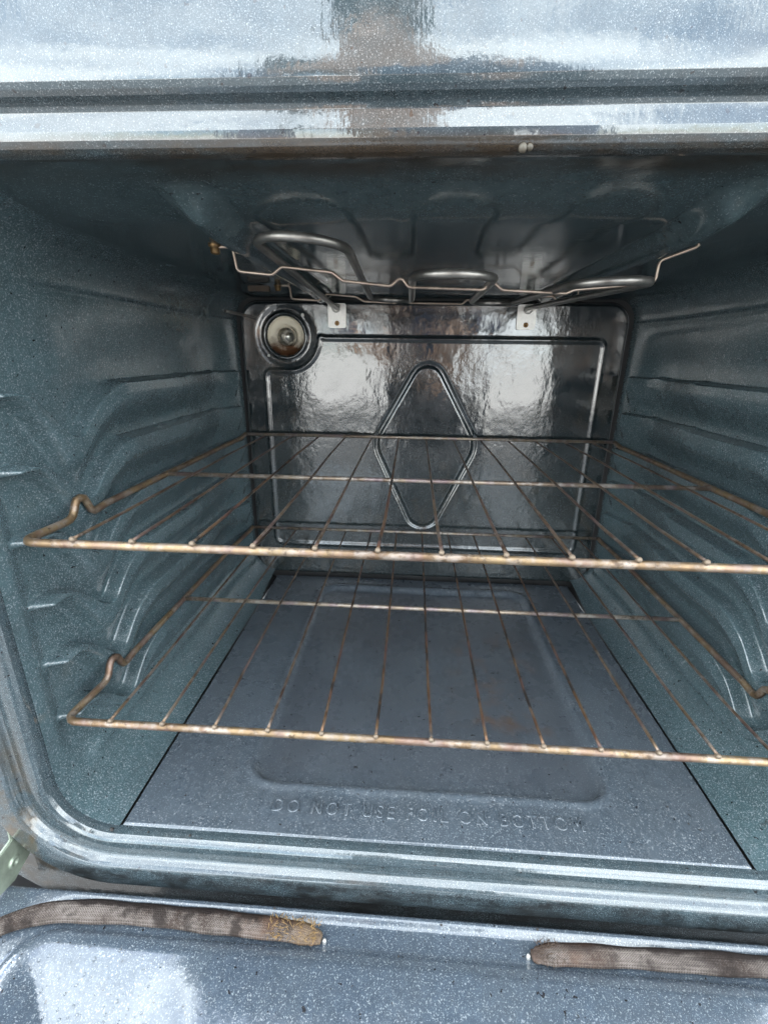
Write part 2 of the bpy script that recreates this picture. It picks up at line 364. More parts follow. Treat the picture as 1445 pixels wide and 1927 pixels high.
# ------------------------------------------------------------------ ground
GZ = -.27
gr = link('ground', mesh('ground', [(-400, -400, GZ), (400, -400, GZ), (400, 400, GZ), (-400, 400, GZ)], [(0, 1, 2, 3)]), ground_mat(), smooth=False, kind='structure')
def dark_ground_mat():
    a = M('dark_ground'); n1 = a.noise(1.1, 6, .6); n2 = a.noise(60, 5, .7)
    col = a.mix(a.ramp(n1, [(.3, 0), (.7, 1)]), (.042, .043, .046), (.062, .062, .064)); col = a.mix(a.math('MULTIPLY', n2, .3), col, (.1, .098, .095))
    a.bump(n2, .5, .01); return a.set(col=col, rough=.85)
prism('dark_near_ground', rrect(-7, 7, -3.6, 9, .3, 4), 'z', GZ - .06, GZ + .004, dark_ground_mat(), None, bev=0, kind='structure')  # invented dark near ground, out of view, added to dim reflections and bounce light

# ------------------------------------------------------------------ oven
oven = bpy.data.objects.new('oven', None); COL.objects.link(oven); oven.empty_display_size = .1
oven['label'] = 'open oven cavity of dark blue grey speckled enamel with its door lowered'; oven['category'] = 'oven'

HW, R0, R1 = .3045, .0465, .036          # half width, lower and upper corner radius
def ztop(y): return .4605 + .009 * sm(.085, -.004, y)
LEDGE = [.3525, .3005, .2485, .1965, .1445, .0925]; PITCHZ = .052
def dip(y):
    # ledges run level, drop into a notch near the front and climb to a short front shelf
    d = np.interp(y, [0, .042, .055, .068, .088, .098, .106, .118, .135, .152, .165, .2], [0, 0, -.004, -.014, -.036, -.041, -.039, -.028, -.014, -.004, 0, 0])
    return d
_ys = np.linspace(0, .4, 801); _dv = dip(_ys); _ker = np.hanning(15); _ker /= _ker.sum(); _dv = np.convolve(np.pad(_dv, 7, 'edge'), _ker, 'valid')
def dips(y): return np.interp(y, _ys, _dv)
def rib(z, y):
    off = np.zeros_like(z)
    amp = sm(.019, .028, y) * sm(.4560, .4470, y) * (1 - .48 * sm(.26, .42, y))
    amp_end = 1 - .27 * sm(.045, .075, y) * sm(.17, .125, y)
    for i, zk in enumerate(LEDGE):
        # small stop bumps along the ledge
        stop = .0018 * np.exp(-((y - .39) / .010) ** 2) + .0014 * np.exp(-((y - .30) / .010) ** 2)
        t = zk + stop - z
        low = (.004 + .026 * sm(.035, .10, y)) - .014 * sm(.44, .462, y); fl = .004 + .009 * sm(.035, .09, y)
        pr = sm(0, .0026, t) * (1 - sm(fl, low + .014 * sm(.03, .09, y) + .004, t))
        off = np.maximum(off, .0200 * amp * amp_end * pr)
    t = .0445 - z; off = np.maximum(off, .0065 * sm(.03, .05, y) * sm(.462, .45, y) * sm(0, .003, t) * (1 - sm(.008, .022, t)))
    return off
ydir = np.unique(np.concatenate([np.linspace(0, .02, 9), np.linspace(.02, .2, 100), np.linspace(.2, .44, 70), np.linspace(.44, .474, 26)]))
zs = [np.linspace(R0, .4245, 120)]
for zk in LEDGE + [.0445]: zs.append(np.linspace(zk - .004, zk + .003, 12))
zs = np.unique(np.concatenate(zs)); zs = zs[zs >= R0]
def wall(sgn):
    rows = []
    Y = ydir
    wob = .0006 * np.sin(Y * 37 + sgn) 
    rb = .0120 * sm(.36, .476, Y)
    Yc = np.minimum(Y, .4735)
    pk = .0075 * sm(.010, .030, Y) * sm(.47, .40, Y)          # the ledge field is pressed outwards a little
    def row(x, z): rows.append(np.stack([sgn * x, Yc, z], -1))
    for a in np.linspace(-90, 0, 16)[:-1]:
        ca, sa = math.cos(R(a)), math.sin(R(a)); z = R0 + R0 * sa * np.ones_like(Y) - .001
        o = rib(z, Y) * (ca > .3); row(HW - R0 + R0 * ca - (o + rb) * ca, z - (o + rb) * sa)
    gw = lambda z: sm(.045, .085, z) * sm(.42, .36, z)
    for z0 in zs:
        z = np.full_like(Y, z0); o = rib(z, Y); zz = z + dips(Y) * gw(z)
        row(HW - o - rb + (wob + pk) * gw(z), zz)
    zt = ztop(Y)
    for a in np.linspace(0, 90, 14)[0:]:
        ca, sa = math.cos(R(a)), math.sin(R(a)); z = zt - R1 + R1 * sa
        row(HW - R1 + R1 * ca - rb * ca, z - rb * .4583 * sa)
    P = np.array(rows)
    return grid('side_wall', P, WALL, oven, flip=(sgn > 0))
wl = wall(-1); wr = wall(1)
# ceiling with two long pressed ribs
xs = np.unique(np.concatenate([np.linspace(-(HW - R1), HW - R1, 100), np.linspace(-.176, -.134, 24), np.linspace(.134, .176, 24)]))
X, Y = np.meshgrid(xs, ydir, indexing='ij'); Z = ztop(Y)
rb = .0055 * sm(.36, .476, Y); Z = Z - rb
for c in (-.155, .155):
    dd = np.abs(X - c); Z = Z - .0125 * np.cos(np.clip(dd / .020, 0, 1) * math.pi / 2) ** 2 * sm(.022, .05, Y) * sm(.462, .43, Y)
grid('ceiling', np.stack([X, np.minimum(Y, .4735), Z], -1), CEIL, oven)
# dark filler sheets added behind the seams to stop light leaking in
prism('rear_filler', [(-.31, -.012), (.31, -.012), (.31, .475), (-.31, .475)], 'y', .484, .488, DARK, oven, bev=0)
prism('base_filler', [(-.31, .001), (.31, .001), (.31, .484), (-.31, .484)], 'z', -.014, -.009, DARK, oven, bev=0)

# ------------------------------------------------------------------ back panel
BX, BZ0, BZ1, BR, BY = .2885, .004, .4525, .030, .4715
nx, nz_ = 300, 236
gx = np.linspace(-BX, BX, nx); gz = np.linspace(BZ0, BZ1, nz_); X, Z = np.meshgrid(gx, gz, indexing='ij')
cxp = np.clip(X, -BX + BR, BX - BR); czp = np.clip(Z, BZ0 + BR, BZ1 - BR); dx, dz = X - cxp, Z - czp; dr = np.hypot(dx, dz)
cm = (np.abs(dx) > 0) & (np.abs(dz) > 0); sc = np.where(cm, np.maximum(np.abs(dx), np.abs(dz)) / np.maximum(dr, 1e-9), 1); X = cxp + dx * sc; Z = czp + dz * sc
edge = BR - np.hypot(X - cxp, Z - czp)
def seg_dist(X, Z, path):
    d = np.full(X.shape, 9.)
    for (ax, az), (bx, bz) in zip(path, path[1:]):
        vx, vz = bx - ax, bz - az; l2 = vx * vx + vz * vz + 1e-12
        t = np.clip(((X - ax) * vx + (Z - az) * vz) / l2, 0, 1); d = np.minimum(d, np.hypot(X - ax - t * vx, Z - az - t * vz))
    return d
def path2(pts, rad):
    q = [(p.x, p.z) for p in fillet([(a, 0, b) for a, b in pts], rad, 8, True)]
    return q + q[:1]
LX, LZ, LR = -.218, .402, .029
arc = [(LX + .052 * math.cos(R(a)), LZ + .052 * math.sin(R(a))) for a in range(-64, 1, 8)]
rectp = path2([(-.2525, .3515)] + [(-.207, .3515)] + arc + [(-.158, .3996), (.2555, .3996), (.2555, .0622), (-.2525, .0622)], .010)
diap = path2([(-.0840, .243), (-.0007, .3905), (.0826, .243), (-.0007, .0640)], [.045, .026, .045, .026])
d1 = seg_dist(X, Z, rectp); d2 = seg_dist(X, Z, diap)
bead = lambda d, w_: np.exp(-(d / w_) ** 4)
Yp = np.full_like(X, BY) - .0022 * bead(d1, .0030) + .0024 * bead(d2, .0033)
Yp += .006 * (1 - np.clip(edge / .006, 0, 1)) ** 2.2 * (edge < .006)
Yp += .0009 * np.sin(X * 17 + 1) * np.sin(Z * 21) * sm(.0, .05, edge)
rl = np.hypot(X - LX, Z - LZ); Yp += .002 * np.exp(-((rl - .038) / .006) ** 2)
ctr = .25 * (rl[:-1, :-1] + rl[1:, :-1] + rl[1:, 1:] + rl[:-1, 1:])
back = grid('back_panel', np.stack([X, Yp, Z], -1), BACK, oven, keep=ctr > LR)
def screw(name, o, ax, rad, mat, parent, h=.0018):
    return lathe(name, [(rad, 0), (rad, h * .6), (rad * .86, h), (rad * .45, h), (rad * .40, h * .45), (.0001, h * .4)], o, ax, mat, parent, 18)
screw('screw', (-.1905, BY - .0005, .4315), (0, -1, 0), .0028, STEEL, back); screw('screw', (-.2455, BY - .0005, .3735), (0, -1, 0), .0022, STEEL, back)
# ------------------------------------------------------------------ lamp
lamp = lathe('oven_lamp', [(.0345, .000), (.0345, -.0035), (.0325, -.0055), (.0300, -.0050), (.0283, -.0015), (.0278, .006)], (LX, BY, LZ), (0, 1, 0), BACK, oven, 48)
lathe('lamp_socket', [(.0284, -.001), (.0276, .004), (.0245, .0085), (.0185, .0110), (.0140, .0118), (.0132, .016), (.0001, .0165)], (LX, BY, LZ), (0, 1, 0), CERAM, lamp, 40)
lathe('lamp_thread', [(.0001, .0112), (.0120, .0112), (.0128, .0105), (.0134, .0095), (.0126, .0085), (.0134, .0072), (.0126, .006), (.0118, .0045)], (LX + .001, BY, LZ - .001), (0, 1, 0), PLATE, lamp, 28)
bulbp = [(.0001, -.0165)] + [(.0142 * math.sin(t), -.0023 - .0142 * math.cos(t)) for t in np.linspace(.2, 2.3, 16)] + [(.0108, .0085)]
bulbp = bulbp + [(max(r_ - .0006, .00005), h + .0006 * (-1 if False else 1) * (1 if i < 8 else 0)) for i, (r_, h) in reversed(list(enumerate(bulbp)))]
lathe('bulb', bulbp, (LX + .002, BY, LZ - .001), (0, 1, 0), GLASS, lamp, 36)
lathe('filament_stem', [(.0001, -.006), (.0022, -.0055), (.0030, .002), (.0070, .0105)], (LX + .002, BY, LZ - .001), (0, 1, 0), PLATE, lamp, 12)
# temperature probe
pr = tube('temperature_probe', [(-.2637, BY + .004, .427), (-.2637, BY - .004, .427), (-.266, .44, .4278), (-.2723, .38, .4292)], .0021, ELEM, oven, 10)
# ------------------------------------------------------------------ floor panel
FX, FY1 = .2568, .4675
xs = np.unique(np.concatenate([np.linspace(-FX, FX, 150), np.linspace(-FX, -FX + .004, 6), np.linspace(FX - .004, FX, 6)])); ys = np.unique(np.concatenate([np.linspace(0, FY1, 150), np.linspace(0, .004, 7), np.linspace(.04, .07, 24)]))
X, Y = np.meshgrid(xs, ys, indexing='ij')
rx0, rx1, ry0, ry1, rr = -.166, .168, .050, .435, .026
qx = np.abs(X - (rx0 + rx1) / 2) - (rx1 - rx0) / 2 + rr; qy = np.abs(Y - (ry0 + ry1) / 2) - (ry1 - ry0) / 2 + rr
sdf = np.minimum(np.maximum(qx, qy), 0) + np.hypot(np.maximum(qx, 0), np.maximum(qy, 0)) - rr
Z = -.0062 * (1 - sm(-.0055, .0, sdf)) + .0015 * np.exp(-((sdf - .003) / .004) ** 2)
ed = np.minimum(np.minimum(FX - np.abs(X), Y), 1); Z = Z - .0036 * (1 - np.clip(ed / .0028, 0, 1)) ** 2
Z += .0005 * np.sin(X * 23 + Y * 9) * np.sin(Y * 15 + 1)
Z += .0022 * np.exp(-((Y - .405) / .004) ** 2) * (np.abs(X) < .15) * 0
floor_ = grid('floor_panel', np.stack([X, Y, Z], -1), FLOOR, oven, flip=False)
cu = bpy.data.curves.new('lettering', 'FONT'); cu.body = 'DO NOT USE FOIL ON BOTTOM'; cu.size = .0170; cu.align_x = 'CENTER'; cu.space_character = 1.42; cu.space_word = 1.0
cu.offset = -.00012; cu.bevel_depth = .00062; cu.bevel_resolution = 2; cu.extrude = .0001; cu.resolution_u = 4
co = bpy.data.objects.new('t', cu); COL.objects.link(co); bpy.context.view_layer.update()
me = bpy.data.meshes.new_from_object(co.evaluated_get(bpy.context.evaluated_depsgraph_get())); bpy.data.objects.remove(co)
v = np.zeros(len(me.vertices) * 3); me.vertices.foreach_get('co', v); v = v.reshape(-1, 3)
wd = v[:, 0].max() - v[:, 0].min(); v[:, 0] *= .268 / wd; v[:, 1] += .0215; v[:, 2] += .0004
me.vertices.foreach_set('co', v.ravel()); me.materials.clear()
link('lettering', me, FLOOR, floor_, smooth=True, label='pressed capital letters reading DO NOT USE FOIL ON BOTTOM')

# ------------------------------------------------------------------ front frame swept round the opening
ZB, ZT, RC = -.0015, .4695, .047
out = [Vector((x, 0, z)) for x, z in rrect(-HW, HW, ZB, ZT, RC, 20)]
dense = []
for a, b in zip(out, out[1:] + out[:1]):
    n = max(1, int((b - a).length / .012))
    for k in range(n): dense.append(a.lerp(b, k / n))
prof = [(0, .001), (-.0003, -.0030), (.0004, -.0065), (.0020, -.0092), (.0045, -.0108), (.008, -.0113), (.012, -.0111), (.0155, -.0110), (.0176, -.0118), (.0186, -.0138), (.0195, -.0165), (.0212, -.0186), (.0238, -.0197), (.0270, -.0200), (.033, -.0201), (.0395, -.0200), (.0415, -.0190), (.0422, -.0165), (.0425, -.0100), (.0440, -.0085), (.06, -.0085), (.095, -.0085)]
pf = [(p.x, p.y) for p in fillet([(a, b, 0) for a, b in prof], .0012, 3)]
rows = []
for d, y in pf:
    row = []
    for p in dense:
        q = Vector((max(-HW + RC, min(HW - RC, p.x)), 0, max(ZB + RC, min(ZT - RC, p.z)))); nrm = (p - q); 
        nrm = nrm.normalized()
        # the upper rail of the frame is taller and flat
        dd = d
        if d > .0395 and nrm.z > .5: 
            dd = d + (.08 if d <= .044 else .08) * max(0, (nrm.z - .5) / .5)
        row.append((p.x + nrm.x * dd, y, p.z + nrm.z * dd))
    row.append(row[0]); rows.append(row)
frame = grid('front_frame', np.array(rows), FRAME, oven, flip=True)
lathe('dried_drip', [(.0001, .0012), (.0012, .0010), (.0019, .0003), (.0021, -.0008)], (0.0246, -.0098, 0.4699), (0, -1, 0), CREAM, frame, 12)
lathe('dried_drip', [(.0001, .0009), (.0010, .0007), (.0014, .0002), (.0015, -.0008)], (0.0278, -.0098, 0.4701), (0, -1, 0), CREAM, frame, 12)

# ------------------------------------------------------------------ broil element
def on_el(p): return Vector(p)
el = [(-.1375, .474, .4412), (-.1375, .44, .4412), (-.134, .066, .4515), (-.070, .066, .4475), (-.0745, .318, .4385), (-.0275, .318, .4370), (-.0255, .092, .4325), (.0345, .092, .4320), (.040, .318, .4355), (.086, .318, .4350), (.0885, .092, .4270), (.1475, .092, .4295), (.1365, .44, .4412), (.1365, .474, .4412)]
rad = [0, .02, .029, .029, .022, .022, .029, .029, .022, .022, .029, .029, .02, 0]
elem = tube('broil_element', resample(fillet(el, rad, 12), .003), .0032, ELEM, oven, 14)
for sx_, cx_ in ((-1, -.1387), (1, .1381)):
    pl = prism('mounting_plate', [(cx_ + a, .4325 + b) for a, b in rrect(-.0135, .0135, -.0185, .0155, .003, 4)], 'y', BY - .0030, BY - .0012, PLATE, elem, bev=.0004)
    screw('screw', (cx_, BY - .003, .4205), (0, -1, 0), .0036, BRASS, elem)
    lathe('terminal_collar', [(.0039, .004), (.0062, .004), (.0062, .0), (.005, -.001)], (cx_ + .0008 * sx_, BY - .006, .4412), (0, 1, 0), STEEL, elem, 16)
hf = [(-.1865, .146, .4590), (-.1720, .146, .4590), (-.1695, .146, .4414), (-.1409, .146, .4388), (-.1325, .146, .4448), (-.0912, .146, .4409), (-.0826, .146, .4347), (-.0434, .146, .4309), (-.0349, .146, .4382), (-.0292, .146, .4302), (.0317, .146, .4286), (.0376, .146, .4354), (.0465, .146, .4284), (.0971, .146, .4262), (.1031, .146, .4289), (.1600, .146, .4335), (.1648, .146, .4360), (.1652, .146, .4498), (.1904, .146, .4590), (.1935, .146, .4618)]
hb = [(-.2008, .38, .4600), (-.1853, .38, .4600), (-.1841, .38, .4444), (-.148, .38, .4427), (-.1373, .38, .4503), (-.0995, .38, .4474), (-.0892, .38, .4419), (-.0481, .38, .4402), (-.0381, .38, .4478), (-.0311, .38, .4404), (.0367, .38, .4396), (.043, .38, .4458), (.0501, .38, .4397), (.097, .38, .4381), (.1062, .38, .4462), (.1486, .38, .4495), (.156, .38, .4428), (.1788, .38, .4436), (.1795, .38, .4600)]
for pts, bx, by in ((hf, -.1865, .146), (hb, -.2008, .38)):
    hw_ = tube('hanger_wire', resample(fillet(pts, .0035, 5), .0022), .00125, HWIRE, oven, 8)
    lathe('bolt', [(.0052, -.001), (.0052, .0008), (.0038, .0012), (.0038, .0052), (.0030, .0060), (.0001, .0062)], (bx, by, .4598), (0, 0, -1), BRASS, hw_, 6)
prism('bracket', [(-.236, .366), (-.209, .369), (-.209, .375), (-.236, .372)], 'z', .452, .4585, plain('scorched_tab', (.045, .028, .015), .6, 0, .4, 90), oven, bev=.0008)

# ------------------------------------------------------------------ door, lying open
DZ = -.0345
def door_h(X, Y):
    """height of the enamelled inner door skin"""
    z = np.zeros_like(X)
    ye = -.0265 - Y                                   # distance from the hinge edge
    xe = .352 - np.abs(X)
    e = np.minimum(ye, xe)
    z -= .010 * (1 - np.clip(e / .007, 0, 1)) ** 2.3
    # seat of the gasket, a shallow channel that rounds the corners
    hwx, r_ = .312, .040; qx = np.abs(X) - hwx + r_; qy = (-.0455 - Y) * -1 + r_
    sd_ = np.minimum(np.maximum(qx, qy), 0) + np.hypot(np.maximum(qx, 0), np.maximum(qy, 0)) - r_
    z -= .0035 * np.exp(-(sd_ / .0105) ** 6)
    # beyond the seat the skin swells and rolls gently down to the window well
    ins = -sd_
    z += .0035 * sm(.010, .022, ins) 
    z -= .0125 * np.clip((ins - .028) / .08, 0, 1) ** 1.6
    q = ins - .013; ramp_ = .5 * (q + np.sqrt(q * q + .006 ** 2)); ramp_ = np.minimum(ramp_, .11)
    z -= .30 * ramp_ * (sm(-.145, -.205, X) + sm(.205, .265, X))
    return z
xs = np.linspace(-.352, .352, 200); ys = np.unique(np.concatenate([np.linspace(-.0265, -.14, 110), np.linspace(-.14, -.50, 60)]))
X, Y = np.meshgrid(xs, ys, indexing='ij')
door = grid('door', np.stack([X, Y, DZ + door_h(X, Y)], -1), DOOR, oven)
prism('door_shell', [(-.36, -.51), (.36, -.51), (.36, -.029), (-.36, -.029)], 'z', -.085, -.0585, BODY, door, bev=.002)
prism('door_window', rrect(-.22, .22, -.42, -.16, .02, 6), 'z', -.056, -.0425, WIN, door, bev=.001)
# hinge arm at the corner
hg = prism('hinge', [(-.0131, .0377), (-.0085, .010), (-.0075, -.0275), (-.0275, -.0345), (-.0480, -.0300), (-.0480, -.0190), (-.0323, .0004), (-.0202, .0017), (-.0182, .0228), (-.0201, .0406)], 'x', -.3385, -.3355, ZINC, door, bev=.0008)
lathe('rivet', [(.0052, 0), (.0052, .0008), (.004, .0018), (.0022, .0018), (.0016, .0008), (.0001, .0008)], (-.3355, -.024, -.0178), (1, 0, 0), ZINC, hg, 20)
hg2 = prism('hinge', [(-.0131, .0377), (-.0085, .010), (-.0075, -.0275), (-.0275, -.0345), (-.0480, -.0300), (-.0480, -.0190), (-.0323, .0004), (-.0202, .0017), (-.0182, .0228), (-.0201, .0406)], 'x', .3355, .3385, ZINC, door, bev=.0008)
# braided gasket, two pieces
def braid(s, a, r_, t):
    k = 1 + .075 * math.sin(2 * math.pi * s / .0019 + (math.pi if int(a * 28 / (2 * math.pi)) % 2 else 0)) * 1.0 + .04 * math.cos(28 * a)
    lump = 1 + .05 * math.sin(s * 61) + .04 * math.sin(s * 143 + 1)
    rag = 1 + (.10 * math.sin(s * 910 + 3 * a) + .08 * math.sin(s * 1700 + 5 * a)) * max(0, 1 - min(t, 1 - t) / .035)
    return r_ * k * lump * rag, .66, 1.12
def taper(n, a_, b_, r_): return [r_ * (a_ + (1 - a_) * min(1, (i / n) / .05) ** .6) * (b_ + (1 - b_) * min(1, (1 - i / n) / .05) ** .6) for i in range(n + 1)]
gl = [(-.352, -.115, -.033), (-.345, -.080, -.0325), (-.322, -.0585, -.0340), (-.295, -.0478, -.0338), (-.262, -.0445, -.0335), (-.205, -.0440, -.0335), (-.140, -.0455, -.0335), (-.096, -.0470, -.0335), (-.0775, -.0500, -.0342)]
def smooth_path(p, step):
    pts = [Vector(q) for q in p]
    for _ in range(4):
        q = [pts[0]]
        for a, b in zip(pts, pts[1:]): q += [a.lerp(b, .25), a.lerp(b, .75)]
        q.append(pts[-1]); pts = q
    return resample(pts, step)
pl_ = smooth_path(gl, .00055); n_ = len(pl_) - 1
g1 = tube('gasket', pl_, taper(n_, 1, .34, .0064), GASK, door, 104, braid, label='brown woven gasket with a frayed scorched end')
gr_ = [(.0765, -.0498, -.0342), (.0900, -.0480, -.0335), (.1200, -.0468, -.0335), (.1525, -.0462, -.0335), (.242, -.0448, -.0335), (.290, -.0470, -.032), (.322, -.0585, -.0340), (.345, -.080, -.0325), (.352, -.115, -.033)]
pr_ = smooth_path(gr_, .00055); n_ = len(pr_) - 1
g2 = tube('gasket', pr_, taper(n_, .40, 1, .0058), GASK, door, 104, braid, label='dark brown woven gasket with a blackened end')
for gk, x, y in ((g1, -.0755, -.0500), (g2, .0748, -.0490)):
    lathe('gasket_clip', [(.0001, .002), (.0009, .0018), (.0015, .001), (.0017, -.001), (.0016, -.003)], (x, y, -.0365), (0, 0, 1), STEEL, gk, 14)
def fray(x0, x1, n, y0):
    fr = []
    for i in range(n):
        x = random.uniform(x0, x1); a = random.uniform(-.9, 1.5); r_ = .0062
        p = Vector((x, y0 + math.sin(a) * r_ * 1.05, -.0338 + math.cos(a) * r_ * .62)); d_ = Vector((random.uniform(-.8, 1), math.sin(a) * .8 + random.uniform(-.4, .4), math.cos(a) * .5 + random.uniform(-.1, .25))).normalized(); l_ = random.uniform(.002, .0055)
        fr.append(sweep([p, p + d_ * l_ * .5, p + d_ * l_ + Vector((random.uniform(-.001, .001), 0, -.0010))], .0002, 4))
    return merge(fr)
V, F, UV = fray(.080, .100, 60, -.0485); link('frayed_threads', mesh('frayed_threads', V, F), plain('burnt_fibre', (.05, .03, .018), .7, 0, .4, 300), g2, kind='stuff')
V, F, UV = fray(-.118, -.080, 130, -.0475)
link('frayed_threads', mesh('frayed_threads', V, F), THREAD, g1, kind='stuff')

# water drops on the near corner of the door
wm_ = M('water'); wm_.set(col=(.9, .92, .94), rough=.02, trans=1.0, ior=1.33)
dr = []
for i in range(190):
    x = random.uniform(-.335, -.185); y = random.uniform(-.120, -.064)
    if y > -.064 - .10 * max(0, x + .235): continue
    r_ = random.choice((.0005, .0006, .0008, .0009, .0011)) * random.uniform(.8, 1.25); z0 = DZ + float(door_h(np.array([x]), np.array([y]))[0])
    dzx = (DZ + float(door_h(np.array([x + .001]), np.array([y]))[0]) - z0) / .001; dzy = (DZ + float(door_h(np.array([x]), np.array([y + .001]))[0]) - z0) / .001
    nn = Vector((-dzx, -dzy, 1)).normalized(); q = nn.to_track_quat('Z', 'Y'); el_ = random.uniform(.75, 1.4); V = []; F = []
    for (rr, hh) in ((1, -.05), (.93, .22), (.68, .42), (.3, .52)):
        for k in range(8):
            t = 2 * math.pi * k / 8; V.append(Vector((x, y, z0)) + q @ Vector((rr * r_ * math.cos(t), rr * r_ * el_ * math.sin(t), hh * r_)))
    V.append(Vector((x, y, z0)) + q @ Vector((0, 0, .54 * r_))); V.append(Vector((x, y, z0)) - q @ Vector((0, 0, .06 * r_)))
    for j in range(3):
        for k in range(8): F.append((j * 8 + k, j * 8 + (k + 1) % 8, j * 8 + 8 + (k + 1) % 8, j * 8 + 8 + k))
    for k in range(8): F.append((24 + k, 24 + (k + 1) % 8, 32)); F.append(((k + 1) % 8, k, 33))
    dr.append((V, F, [(0, 0)] * 34))
V, F, UV = merge(dr); link('water_drops', mesh('water_drops', V, F), wm_.m, door, kind='stuff')

# ------------------------------------------------------------------ body of the range (mostly out of view)
for s in (-1, 1):
    prism('side_panel', [(-.0075, GZ + .005), (.56, GZ + .005), (.56, .64), (-.0075, .64)], 'x', s * .381, s * .386, BODY, oven, bev=.001)
prism('cooktop', [(-.39, -.03), (.39, -.03), (.39, .57), (-.39, .57)], 'z', .641, .66, BODY, oven, bev=.003)
prism('storage_drawer', [(-.378, GZ + .05), (.378, GZ + .05), (.378, -.100), (-.378, -.100)], 'y', -.028, -.004, BODY, oven, bev=.003)

# ------------------------------------------------------------------ racks
PW = .0428
def rack(z, y_f, y_m, y_b, zb, label, burnt, hz):
    r_ = bpy.data.objects.new('oven_rack', None); COL.objects.link(r_); r_.location = (0, y_f, z - .004)
    r_['label'] = label; r_['category'] = 'rack'; r_['group'] = 'wire racks in the oven'; o = Vector(r_.location)
    L_ = lambda pts: [Vector(p) - o for p in pts]
    hx = .2935; zr = z - .0040
    side = lambda s: [(s * (hx - .0055), y_b - .001, zb), (s * (hx - .004), y_b - .020, zr + .001), (s * hx, y_b - .08, zr), (s * hx, .108, zr), (s * hx, .090, zr - .002), (s * hx, .083, zr + .014), (s * hx, .074, zr + .0145), (s * hx, .066, zr + .000), (s * (hx + .0035), y_f, zr)]
    fp = side(-1) + side(1)[::-1]
    fr_ = [0, .02, .03, .01, .006, .005, .005, .010, .009] ; fr_ = fr_ + fr_[::-1]
    tube('frame', resample(fillet(L_(fp), fr_, 8), .0045), .0031, RAIL, r_, 12)
    tube('back_bar', L_([(-hx + .003, y_b, zb), (0, y_b, zb), (hx - .003, y_b, zb)]), .0025, BARB, r_, 10)
    tube('cross_bar', L_([(-hx, y_m, z - .0040), (0, y_m, z - .0043), (hx, y_m, z - .0040)]), .0025, BARB, r_, 10)
    for k in range(13):
        x = (k - 6) * PW; j = random.uniform(-.0012, .0012)
        pts = L_([(x, y_b + .001, zb - .0028), (x + j * .5, y_m + .1, z + .0002 + j * .4), (x + j, y_m, z + .0001), (x + j, y_f + .06, z - .0002 + j * .3), (x, y_f + .012, z + .0004), (x, y_f - .0012, z + .0006)])
        wz = tube('wire', resample(pts, .012), .00125, WIREB if k in burnt else WIRE, r_, 8)
        tp = Vector((x, y_f - .0015, z + .0004)) - o
        lathe('weld', [(.0001, .0022), (.0014, .0018), (.0020, .0005), (.0019, -.0012), (.0015, -.0032)], tp, (0, -.8, .6), TIP, wz, 10)
    return r_
rack(.2530, .0175, .2170, .4580, .2540, 'upper of the two wire racks, scorched golden brown front bar', (2, 5), .2485)
rack(.0965, .0150, .2155, .4555, .0955, 'lower of the two wire racks, its thin wires burnt black in places', (4, 5, 6, 7, 8, 9), .0925)

# ------------------------------------------------------------------ the photographer, seen in the enamel's reflections
def skin(name, verts, edges, mat, parent=None, sub=2):
    me = bpy.data.meshes.new(name); me.from_pydata([v[:3] for v in verts], edges, []); o = link(name, me, mat, parent, smooth=False)
    md = o.modifiers.new('skin', 'SKIN'); md.use_smooth_shade = True; md.branch_smoothing = .4
    for i, v in enumerate(verts):
        sv_ = me.skin_vertices[0].data[i]; rr = v[3] if isinstance(v[3], tuple) else (v[3], v[3]); sv_.radius = rr; sv_.use_root = (i == 0)
    o.modifiers.new('sub', 'SUBSURF').levels = sub; o.modifiers['sub'].render_levels = sub
    return o
SKIN = plain('skin', (.26, .175, .125), .5, 0, .12, 40); SHIRT = plain('shirt_cloth', (.035, .045, .075), .85, 0, .2, 60); JEANS = plain('trouser_cloth', (.03, .032, .038), .85, 0, .2, 60); HAIR = plain('hair', (.03, .02, .014), .6, 0, .3, 120)
PV = [(.06, -.86, .22, .12), (.02, -.83, .45, .12), (-.05, -.77, .67, .13), (-.085, -.72, .83, .055), (-.095, -.69, .92, .078), (-.10, -.67, .99, .085), (-.10, -.62, .90, .055)]
PE = [(0, 1), (1, 2), (2, 3), (3, 4), (4, 5), (4, 6)]
